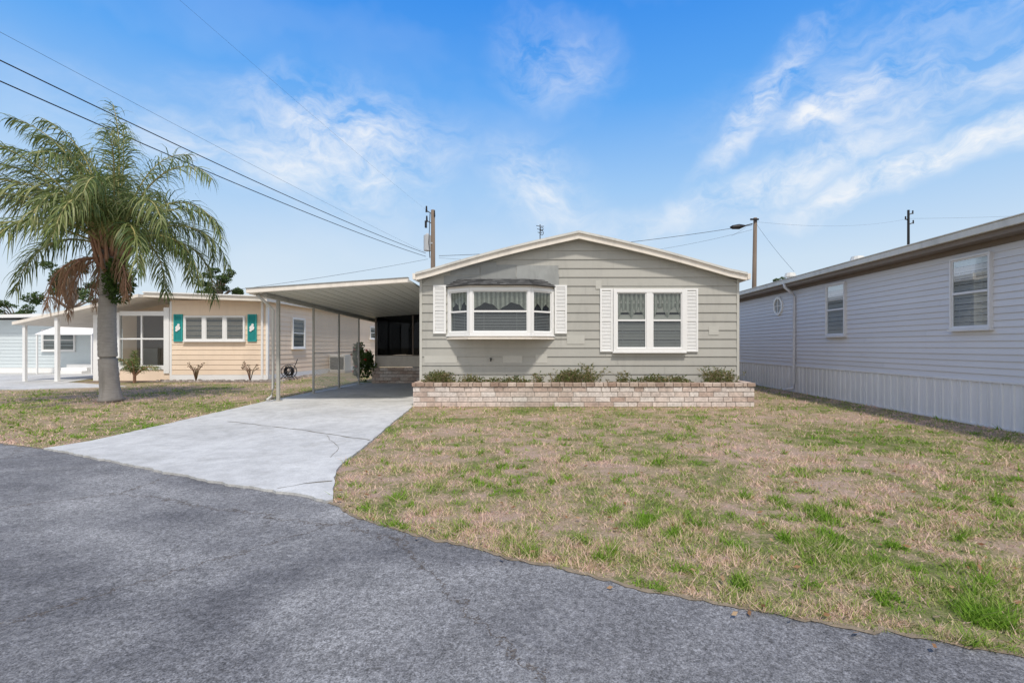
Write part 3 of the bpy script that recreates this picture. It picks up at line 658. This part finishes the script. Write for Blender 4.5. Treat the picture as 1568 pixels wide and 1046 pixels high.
# ---------------------------------------------------------------- palm
M['palm']=foliage('palm_leaflets',[(.06,.10,.03),(.13,.18,.05),(.23,.27,.09),(.38,.38,.18)],.45)
M['deadfrond']=foliage('dead_fronds',[(.26,.15,.09),(.42,.27,.17)],.8)
M['trunk']=simple('palm_trunk',(.36,.33,.30),.9,.25,5,bstr=.5,mapscale=(1,1,6),grime=.5)
M['boot']=simple('palm_boots',(.38,.21,.14),.8,.4,7,bstr=.4)
def frond(mb,rb,p0,az,el,L,droop,wind=(0,0,0),leaf=.62,n=70,hang=1.0,lw=.012):
    d=Vector((math.cos(az)*math.cos(el),math.sin(az)*math.cos(el),math.sin(el))); p=Vector(p0); pts=[p.copy()]; K=22
    for k in range(K):
        t=k/K; d=(d+Vector((0,0,-1))*droop*(.15+1.7*t)/K*2+Vector(wind)*(.3+t)/K*2).normalized(); p=p+d*(L/K); pts.append(p.copy())
    rb.tube(pts,[.028*(1-.88*k/K)+.003 for k in range(K+1)],5,False)
    for i in range(n):
        t=.18+.82*(i+random.random())/n; f=t*K; k=min(int(f),K-1); q=pts[k].lerp(pts[k+1],f-k); dd=(pts[k+1]-pts[k]).normalized()
        side=dd.cross(Vector((0,0,1)))
        if side.length<.1: side=Vector((1,0,0))
        side.normalize(); up=side.cross(dd)
        prof=(.5+.5*math.sin(math.pi*min(1,t)**.8))
        for s in (-1,1):
            ang=random.gauss(.1,.6)
            ld=(side*s*math.cos(ang)+up*math.sin(ang))*.8+dd*(.55+.4*t)+Vector([random.gauss(0,.15) for _ in range(3)]); ld.normalize()
            ll=leaf*prof*random.uniform(.7,1.2); w=lw*random.uniform(.8,1.3); a=q.copy(); wv=ld.cross(up+Vector([random.gauss(0,.5) for _ in range(3)])).normalized()
            r=max(0,min(1,random.gauss(.5,.28)))
            for j in range(4):
                ld=(ld+Vector((0,0,-1))*(.22+.22*j)*hang+Vector(wind)*.6).normalized(); b_=a+ld*(ll/4); pr=(.5,1.0,.9,.6,.1)
                mb.face([a-wv*w*pr[j],a+wv*w*pr[j],b_+wv*w*pr[j+1],b_-wv*w*pr[j+1]],r); a=b_
palm=empty('palm_tree')
pb=Vector((P(170,0,12.2).x,12.2,0)); pc=P(170,385,12.2)
mb=MB(); pts=[];rad=[]
for k in range(61):
    t=k/60; q=pb.lerp(pc,t)+Vector((-.10*math.sin(t*math.pi),0,0)); pts.append(q)
    rad.append(.205-.035*min(1,t*1.4)+.05*math.exp(-(t/.05)**2)+.006*(k%2)+(.06*max(0,(t-.85)/.15)))
mb.tube(pts,rad,18); mb.done('trunk',M['trunk'],palm,smooth=True)
mb=MB()
for k in range(34):
    az=k*2.4; z=pc.z-.65+.027*k; r0=.15+.08*(k/34); c_=Vector((pc.x,pc.y,z)); u=Vector((math.cos(az),math.sin(az),0)); Lb=random.uniform(.3,.75)
    mb.tube([c_+u*r0*.6,c_+u*(r0+.1)+Vector((0,0,.15)),c_+u*(r0+.25)+Vector((0,0,.15+Lb))],[.065,.045,.012],6)
mb.done('leaf_bases',M['boot'],palm)
mb=MB(); rb=MB()
rs=random.Random(11); NF=42
for i in range(NF):
    az=i*2.39996+rs.uniform(-.2,.2); c=math.cos(az)
    lvl=i/NF
    el=R(84-60*lvl+rs.uniform(-9,9))
    L=rs.uniform(3.1,4.0) if c<0.1 else rs.uniform(2.8,3.7)
    dr=.50+.85*lvl+(.55 if c>0.1 else .0)+rs.uniform(-.15,.15)
    w=(-.40+.28*lvl,-.02,0) if c<.3 else (-.16,0,0)
    frond(mb,rb,pc+Vector((c*.1,math.sin(az)*.1,.1)),az,el,L,dr,w,.80,82,1.0)
mb.done('fronds',M['palm'],palm,fix=False)
rb.done('frond_stems',simple('frond_stem',(.36,.32,.13),.6,.2,5),palm,fix=False)
mb=MB(); rb=MB()
for (az,L) in ((3.5,1.9),(3.0,2.2),(2.6,1.8),(-2.4,2.0),(-.5,1.5),(4.2,1.6)):
    frond(mb,rb,pc+Vector((0,0,-.2)),az,R(5),L,2.2,(-.05,0,0),.5,45,1.6,.010)
mb.done('dead_fronds',M['deadfrond'],palm,fix=False); rb.done('dead_stems',M['boot'],palm,fix=False)
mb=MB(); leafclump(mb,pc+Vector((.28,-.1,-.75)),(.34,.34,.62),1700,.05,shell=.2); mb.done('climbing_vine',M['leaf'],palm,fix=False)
sp=empty('small_palm_plant'); mb=MB(); rb=MB(); spx=P(206,0,18.3).x
for i in range(11): frond(mb,rb,(spx,18.3,.25),i*2.4,R(50+20*(i%3)),.95,.9,(0,0,0),.28,26,.6,.012)
mb.done('leaves',M['palm'],sp,fix=False); rb.tube([(spx,18.3,0),(spx,18.3,.3)],.05); rb.done('stems',M['boot'],sp,fix=False)
sm=foliage('succulent_leaves',[(.25,.10,.07),(.15,.15,.07)])
for px in (300,383):
    mb=MB(); x=P(px,0,18.9).x
    for k in range(9):
        a=random.random()*6.28; t=Vector((x+math.cos(a)*.25,18.9+math.sin(a)*.2,.45+random.random()*.3)); mb.tube([(x,18.9,0),Vector((x,18.9,.3)).lerp(t,.4),t],.012,4); leafclump(mb,t,(.06,.06,.06),8,.04)
    mb.done('succulent_plant',sm,fix=False)
mb=MB(); c=P(562,552,17.9)+Vector((-.15,0,0))
for k in range(9):
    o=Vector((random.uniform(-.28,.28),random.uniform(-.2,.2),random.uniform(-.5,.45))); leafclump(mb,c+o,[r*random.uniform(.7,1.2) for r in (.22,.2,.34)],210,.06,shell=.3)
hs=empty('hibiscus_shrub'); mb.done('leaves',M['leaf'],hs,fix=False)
mb=MB()
for k in range(8):
    p=c+Vector((random.uniform(-.35,.3),-.36,random.uniform(-.5,.6))); leafclump(mb,p,(.04,.04,.04),6,.045)
mb.done('flowers',simple('red_petals',(.6,.03,.03),.6),hs,fix=False)
def tree(name,px,d,ztop,w,h,n,size,mat='darkleaf'):
    e=empty(name); x=P(px,0,d).x; mb=MB(); z0=ztop-h
    mb.tube([(x,d,0),(x+.1,d,z0*.6),(x,d,z0+h*.4)],[.25,.2,.1],8); rs=random.Random(px); lm=MB()
    for k in range(20):
        q=Vector((x+rs.uniform(-1,1)*w*.85,d+rs.uniform(-1,1)*w*.6,z0+h*(.1+.85*rs.random()))); q.x=x+(q.x-x)*(1-.5*((q.z-z0)/h)**2)
        mb.tube([(x,d,z0+.1*h),Vector((x,d,z0+.3*h)).lerp(q,.5)+Vector((0,0,.1)),q],[.09,.05,.02],5); leafclump(lm,q,(w*.2*rs.uniform(.6,1.3),w*.2,h*.11*rs.uniform(.6,1.3)),n//20,size,shell=.3)
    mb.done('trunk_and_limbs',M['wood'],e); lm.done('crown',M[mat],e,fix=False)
tree('oak_tree',338,42,P(0,412,42).z,2.2,2.8,3600,.11)
tree('oak_tree',108,32,P(0,400,32).z,2.2,3.6,3500,.10)
tree('pine_tree',25,48,P(0,462,48).z,3,2.5,2200,.12)
tree('oak_tree',1203,60,P(0,420,60).z,2.4,2.6,1500,.15)
tree('oak_tree',-60,34,P(0,440,34).z,2.8,4,2600,.12)
mb=MB(); rs=random.Random(3)
for k in range(120):
    x=rs.uniform(-150,150); d=rs.uniform(85,110); leafclump(mb,(x,d,1.2+rs.random()*1.2),(3.5,3,1.6+rs.random()),110,.5,shell=.3)
mb.done('distant_tree_line',M['darkleaf'],fix=False)

# ---------------------------------------------------------------- poles and wires
up=empty('utility_pole'); b0=P(663,0,32); b0.z=0; top=P(663,322,32).z
mb=MB(); mb.tube([b0,b0+Vector((0,0,top))],[.19,.13],12); mb.done('pole',M['wood'],up,smooth=True)
mb=MB(); z=P(0,372,32).z; mb.tube([(b0.x-.35,31.9,z-.55),(b0.x-.35,31.9,z+.45)],.24,16); mb.tube([(b0.x-.35,31.9,z+.45),(b0.x-.35,31.9,z+.6)],[.2,.05],12); mb.box(b0.x-.2,b0.x,31.85,31.95,z-.1,z)
mb.done('transformer',simple('transformer_grey',(.42,.43,.44),.5,.1,4),up)
mb=MB()
for (dx,z) in ((-.42,top-.05),(-.4,top-.7),(.1,top-.35)):
    mb.tube([(b0.x,31.95,z-.25),(b0.x+dx,31.95,z)],.035,6); mb.tube([(b0.x+dx,31.95,z-.1),(b0.x+dx,31.95,z+.3)],[.07,.05],8)
mb.tube([(b0.x-.15,31.8,top-.3),(b0.x-.2,31.7,top-2.2),(b0.x-.15,31.8,top-3.2)],.03,5); mb.box(b0.x-.5,b0.x-.38,31.8,31.95,top-1.2,top-.75)
mb.done('insulators_and_fuse',M['black'],up)
up2=empty('utility_pole'); b1=P(1153,0,32); b1.z=0; top2=P(0,334,32).z
mb=MB(); mb.tube([b1,b1+Vector((.15,0,top2))],[.17,.12],12); mb.done('pole',M['wood'],up2,smooth=True)
mb=MB(); q=P(1152,343,32); e=P(1140,346,31.8); mb.tube([q,e],.035,6); mb.tube([e+Vector((.05,0,0)),e+Vector((-.35,0,-.06)),e+Vector((-.8,0,-.1)),e+Vector((-.95,0,-.1))],[.05,.17,.13,.04],10); mb.box(q.x-.2,q.x+.35,31.8,31.88,q.z+.2,q.z+.3); mb.done('street_light',M['black'],up2)
up3=empty('utility_pole'); b3=P(1391,0,50); b3.z=0; top3=P(0,322,50).z
mb=MB(); mb.tube([b3,b3+Vector((0,0,top3))],[.16,.11],8)
for (dx,dz) in ((.45,-.3),(.5,-1.3),(-.3,-.9)): mb.tube([(b3.x,50,top3+dz-.2),(b3.x+dx,50,top3+dz)],.05,5); mb.tube([(b3.x+dx,50,top3+dz-.1),(b3.x+dx,50,top3+dz+.25)],.07,6)
mb.done('pole',M['black'],up3)
ant=empty('tv_antenna'); a=P(827,372,20); mb=MB(); mb.tube([(a.x,20,3.4),(a.x,20,P(0,344,20).z)],.018,6)
for (z,w) in ((347,.16),(352,.12),(357,.1)):
    zz=P(0,z,20).z; mb.tube([(a.x-w,20,zz+.03),(a.x,20,zz),(a.x+w,20,zz)],.014,5)
zz=P(0,357,20).z; mb.tube([(a.x+.07+math.cos(t)*.07,20,zz+math.sin(t)*.09) for t in np.linspace(0,6.28,13)],.012,5,False); mb.tube([(a.x+.07+math.cos(t)*.06,20,zz+.16+math.sin(t)*.07) for t in np.linspace(0,6.28,13)],.012,5,False)
mb.done('mast',M['black'],ant)
mb=MB()
def cat(a,b_,sag,r):
    pts=[]
    for k in range(31):
        t=k/30; q=a.lerp(b_,t); q.z-=sag*4*t*(1-t); pts.append(q)
    mb.tube(pts,r,5,False)
cat(P(-150,20,9),P(652,388,31.8),.25,.015); cat(P(-150,58,9),P(652,393,31.8),.25,.015)
cat(P(-150,-30,9),P(650,386,31.8),.1,.004); cat(P(200,-65,11),P(655,324,31.8),.1,.0025)
cat(P(300,452,20),P(655,397,32),.1,.008)
cat(P(672,392,32),P(1152,345,32),.35,.015); cat(P(672,395,32),P(1152,352,32),.9,.007)
cat(P(1158,340,32),P(1391,335,50),.5,.005); cat(P(1158,343,32),P(1216,416,24),.1,.007); cat(P(1391,335,50),P(1800,315,50),.3,.008)
cat(P(1142,349,32),P(1120,362,34),.0,.006)
mb.done('overhead_wires',M['black'],fix=False)

# ---------------------------------------------------------------- grass blades
def in_lawn(x,y):
    ok=y>np.interp(x,EX,EY)+.0
    dr=(x>np.interp(y,LY,LX)-.01)&(x<np.interp(y,RY,RX)+.01)&(y<18.2)
    ok&=~dr
    ok&=~((x>-3.02)&(x<4.88)&(y>11.08))
    ok&=~((x>7.66))
    ok&=~((x>-18.1)&(x<-10.4)&(y>18.4)); ok&=~((x<-11)&(y>19)); ok&=~((x<-14.3)&(y>14.9)&(y>15.2))
    ok&=~((x>-6.9)&(x<-3)&(y>18))
    return ok
n=820000; u=np.random.rand(n); a_=1-1.75
yy=(1.2**a_+u*(22**a_-1.2**a_))**(1/a_); xx=(np.random.rand(n)*2.9-1.5)*(yy+.6)
k=in_lawn(xx,yy); xx=xx[k]; yy=yy[k]
d=np.sqrt(xx**2+yy**2); n=len(xx)
cl=np.array([noise.noise((a*2.3,b_*2.3,0))+.6*noise.noise((a*8,b_*8,3)) for a,b_ in zip(xx,yy)])
tf=np.array([noise.noise((a*5.5,b_*5.5,11))+.35*noise.noise((a*1.1,b_*1.1,21)) for a,b_ in zip(xx,yy)])
tuft=np.clip((tf-.24)/.2,0,1)
keep=np.random.rand(n)<np.clip(.55+1.0*cl+.5*tuft,.12,1); xx,yy,d,cl,tuft=xx[keep],yy[keep],d[keep],cl[keep],tuft[keep]; n=len(xx)
hgt=(.014+.036*np.random.rand(n)**1.8)*(1+.9*np.clip(cl,-.5,1))*(1+.7*tuft); w=(.0014+.00065*d)*(.7+.6*np.random.rand(n))*(1+.3*tuft)
az=np.random.rand(n)*2*np.pi; lean=np.random.rand(n)*1.6*hgt+.005; th_=np.random.rand(n)*2*np.pi
V=np.zeros((n,3,3)); V[:,0,0]=xx-np.cos(az)*w; V[:,0,1]=yy-np.sin(az)*w; V[:,1,0]=xx+np.cos(az)*w; V[:,1,1]=yy+np.sin(az)*w
V[:,2,0]=xx+np.cos(th_)*lean; V[:,2,1]=yy+np.sin(th_)*lean; V[:,2,2]=hgt
me=bpy.data.meshes.new('lawn_grass'); me.vertices.add(3*n); me.vertices.foreach_set('co',V.ravel())
me.loops.add(3*n); me.loops.foreach_set('vertex_index',np.arange(3*n,dtype=np.int32))
me.polygons.add(n); me.polygons.foreach_set('loop_start',np.arange(0,3*n,3,dtype=np.int32)); me.polygons.foreach_set('loop_total',np.full(n,3,dtype=np.int32))
me.update(calc_edges=True)
rr_=np.random.rand(n)-tuft*.7
at=me.attributes.new('rnd','FLOAT','FACE'); at.data.foreach_set('value',rr_.astype(np.float32))
ob=bpy.data.objects.new('lawn_grass',me); sc.collection.objects.link(ob); me.materials.append(M['grass'])
print('blades',n)
mb=MB()
for _ in range(600):
    y=2.2+random.random()**1.6*9; x=random.uniform(-2.3,min(7.4,y*1.2))
    if y<edgeY(x)-.15 or (x<driveR(y)+.05): continue
    a=random.random()*6.28; s=.012+.018*random.random(); z=.02+.02*random.random(); u_=Vector((math.cos(a)*s,math.sin(a)*s,random.uniform(-.01,.012))); v_=Vector((-math.sin(a)*s*.45,math.cos(a)*s*.45,.006)); p=Vector((x,y,z))
    mb.face([p-u_,p+v_,p+u_,p-v_])
mb.done('fallen_leaves',foliage('dry_leaves',[(.20,.09,.04),(.36,.20,.10),(.50,.36,.22)],.8),fix=False)

# ---------------------------------------------------------------- sky
sun_dir=Vector((.16,-.46,.87)).normalized()
elev=math.asin(sun_dir.z); azs=math.atan2(sun_dir.x,sun_dir.y)
w=bpy.data.worlds.new('World'); sc.world=w; w.use_nodes=True; nt=w.node_tree; bg=nt.nodes['Background']
try: w.cycles.sampling_method='MANUAL'; w.cycles.sample_map_resolution=256
except Exception as ex: print(ex)
sky=nt.nodes.new('ShaderNodeTexSky'); sky.sky_type='NISHITA'; sky.sun_disc=False; sky.sun_elevation=elev; sky.sun_rotation=azs
sky.air_density=1.0; sky.dust_density=.6; sky.ozone_density=2.0
tc=nt.nodes.new('ShaderNodeTexCoord'); gen=tc.outputs['Generated']
def pdir(px,py): return Vector(((px-CX)/F,1,(CY-py)/F)).normalized()
dn=noise_n(nt,4.5,4,.6,0,gen); DA=.17
dist=nt.nodes.new('ShaderNodeVectorMath'); dist.operation='MULTIPLY_ADD'; nt.links.new(dn.outputs['Color'],dist.inputs[0]); dist.inputs[1].default_value=(DA,DA,DA); nt.links.new(gen,dist.inputs[2])
blob=None
for (px,py,rx,rz_,wt,rot) in ((520,215,.17,.075,1.0,.0),(430,250,.20,.055,.7,.1),(825,285,.10,.07,.7,.3),(850,100,.10,.05,.45,.2),(1155,170,.11,.03,.9,-.9),(1280,165,.10,.04,1.0,-.15),(1420,150,.18,.04,.6,-.3),(1460,240,.20,.028,1.1,-.25),(1200,275,.22,.035,.8,-.25),(1400,50,.25,.05,.3,-.2),(1540,120,.12,.05,.5,-.2),(1020,330,.25,.03,.35,0)):
    c=pdir(px,py)+Vector((DA/2,DA/2,DA/2))
    sb=nt.nodes.new('ShaderNodeVectorMath'); sb.operation='SUBTRACT'; nt.links.new(dist.outputs[0],sb.inputs[0]); sb.inputs[1].default_value=c
    mp=nt.nodes.new('ShaderNodeMapping'); mp.vector_type='POINT'; mp.inputs['Rotation'].default_value=(0,-rot,0); nt.links.new(sb.outputs[0],mp.inputs[0])
    m2=nt.nodes.new('ShaderNodeVectorMath'); m2.operation='MULTIPLY'; nt.links.new(mp.outputs[0],m2.inputs[0]); m2.inputs[1].default_value=(1/rx,.5/rx,1/rz_)
    ln=nt.nodes.new('ShaderNodeVectorMath'); ln.operation='LENGTH'; nt.links.new(m2.outputs[0],ln.inputs[0])
    mr=nt.nodes.new('ShaderNodeMapRange'); mr.interpolation_type='SMOOTHSTEP'; mr.inputs['From Min'].default_value=1.7; mr.inputs['From Max'].default_value=0; mr.inputs['To Max'].default_value=wt; nt.links.new(ln.outputs['Value'],mr.inputs[0])
    blob=mr.outputs[0] if blob is None else math_n(nt,'MAXIMUM',blob,mr.outputs[0])
mpn=nt.nodes.new('ShaderNodeMapping'); mpn.inputs['Rotation'].default_value=(0,.3,0); mpn.inputs['Scale'].default_value=(1,1,2.2); nt.links.new(dist.outputs[0],mpn.inputs[0])
cn=noise_n(nt,9,8,.64,.2,mpn.outputs[0]); cr=ramp(nt,cn.outputs[0],[(.36,0.0),(.66,1.0)]).outputs[0]
cloud_and_fill=math_n(nt,'MULTIPLY',cr,blob)
cn2=noise_n(nt,2.0,4,.5,.0,mpn.outputs[0]); haze=ramp(nt,cn2.outputs[0],[(.5,0.0),(.85,.20)]).outputs[0]
cloud_and_fill=math_n(nt,'ADD',cloud_and_fill,haze,True)
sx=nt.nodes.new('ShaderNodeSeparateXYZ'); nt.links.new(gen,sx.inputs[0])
# white fill added to the unseen sky behind the viewer, brightens house fronts
back_fill=nt.nodes.new('ShaderNodeMapRange'); back_fill.interpolation_type='SMOOTHSTEP'; back_fill.inputs['From Min'].default_value=.15; back_fill.inputs['From Max'].default_value=-.5; back_fill.inputs['To Max'].default_value=.85; nt.links.new(sx.outputs['Y'],back_fill.inputs[0])
cloud_and_fill=math_n(nt,'MAXIMUM',cloud_and_fill,back_fill.outputs[0])
grad=ramp(nt,sx.outputs['Z'],[(0.0,(5.7,6.3,6.7)),(.16,(4.8,5.9,7.0)),(.30,(2.8,4.7,7.2)),(.45,(.9,3.1,7.1)),(.60,(.28,2.1,6.6)),(1.0,(.25,1.4,4.5))]).outputs[0]
skyc=mix(nt,.94,sky.outputs[0],grad)
fin=mix(nt,cloud_and_fill,skyc,(7.4,7.45,7.5))
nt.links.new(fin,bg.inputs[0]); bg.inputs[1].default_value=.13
sd=bpy.data.lights.new('sun','SUN'); sd.energy=3.3; sd.angle=R(5); sd.color=(1,.935,.85)
so=bpy.data.objects.new('sun',sd); sc.collection.objects.link(so); so.rotation_euler=sun_dir.to_track_quat('Z','Y').to_euler()

# ---------------------------------------------------------------- camera
cd=bpy.data.cameras.new('camera'); cam=bpy.data.objects.new('camera',cd); sc.collection.objects.link(cam)
cam.location=(0,0,H); cam.rotation_euler=(R(90),0,0); cd.sensor_width=36; cd.lens=36*F/1568; cd.shift_x=-(CX-784)/1568; cd.shift_y=(CY-523)/1568
cd.clip_start=.05; cd.clip_end=3000; sc.camera=cam
sc.view_settings.view_transform='Standard'; sc.view_settings.look='None'; sc.view_settings.exposure=0
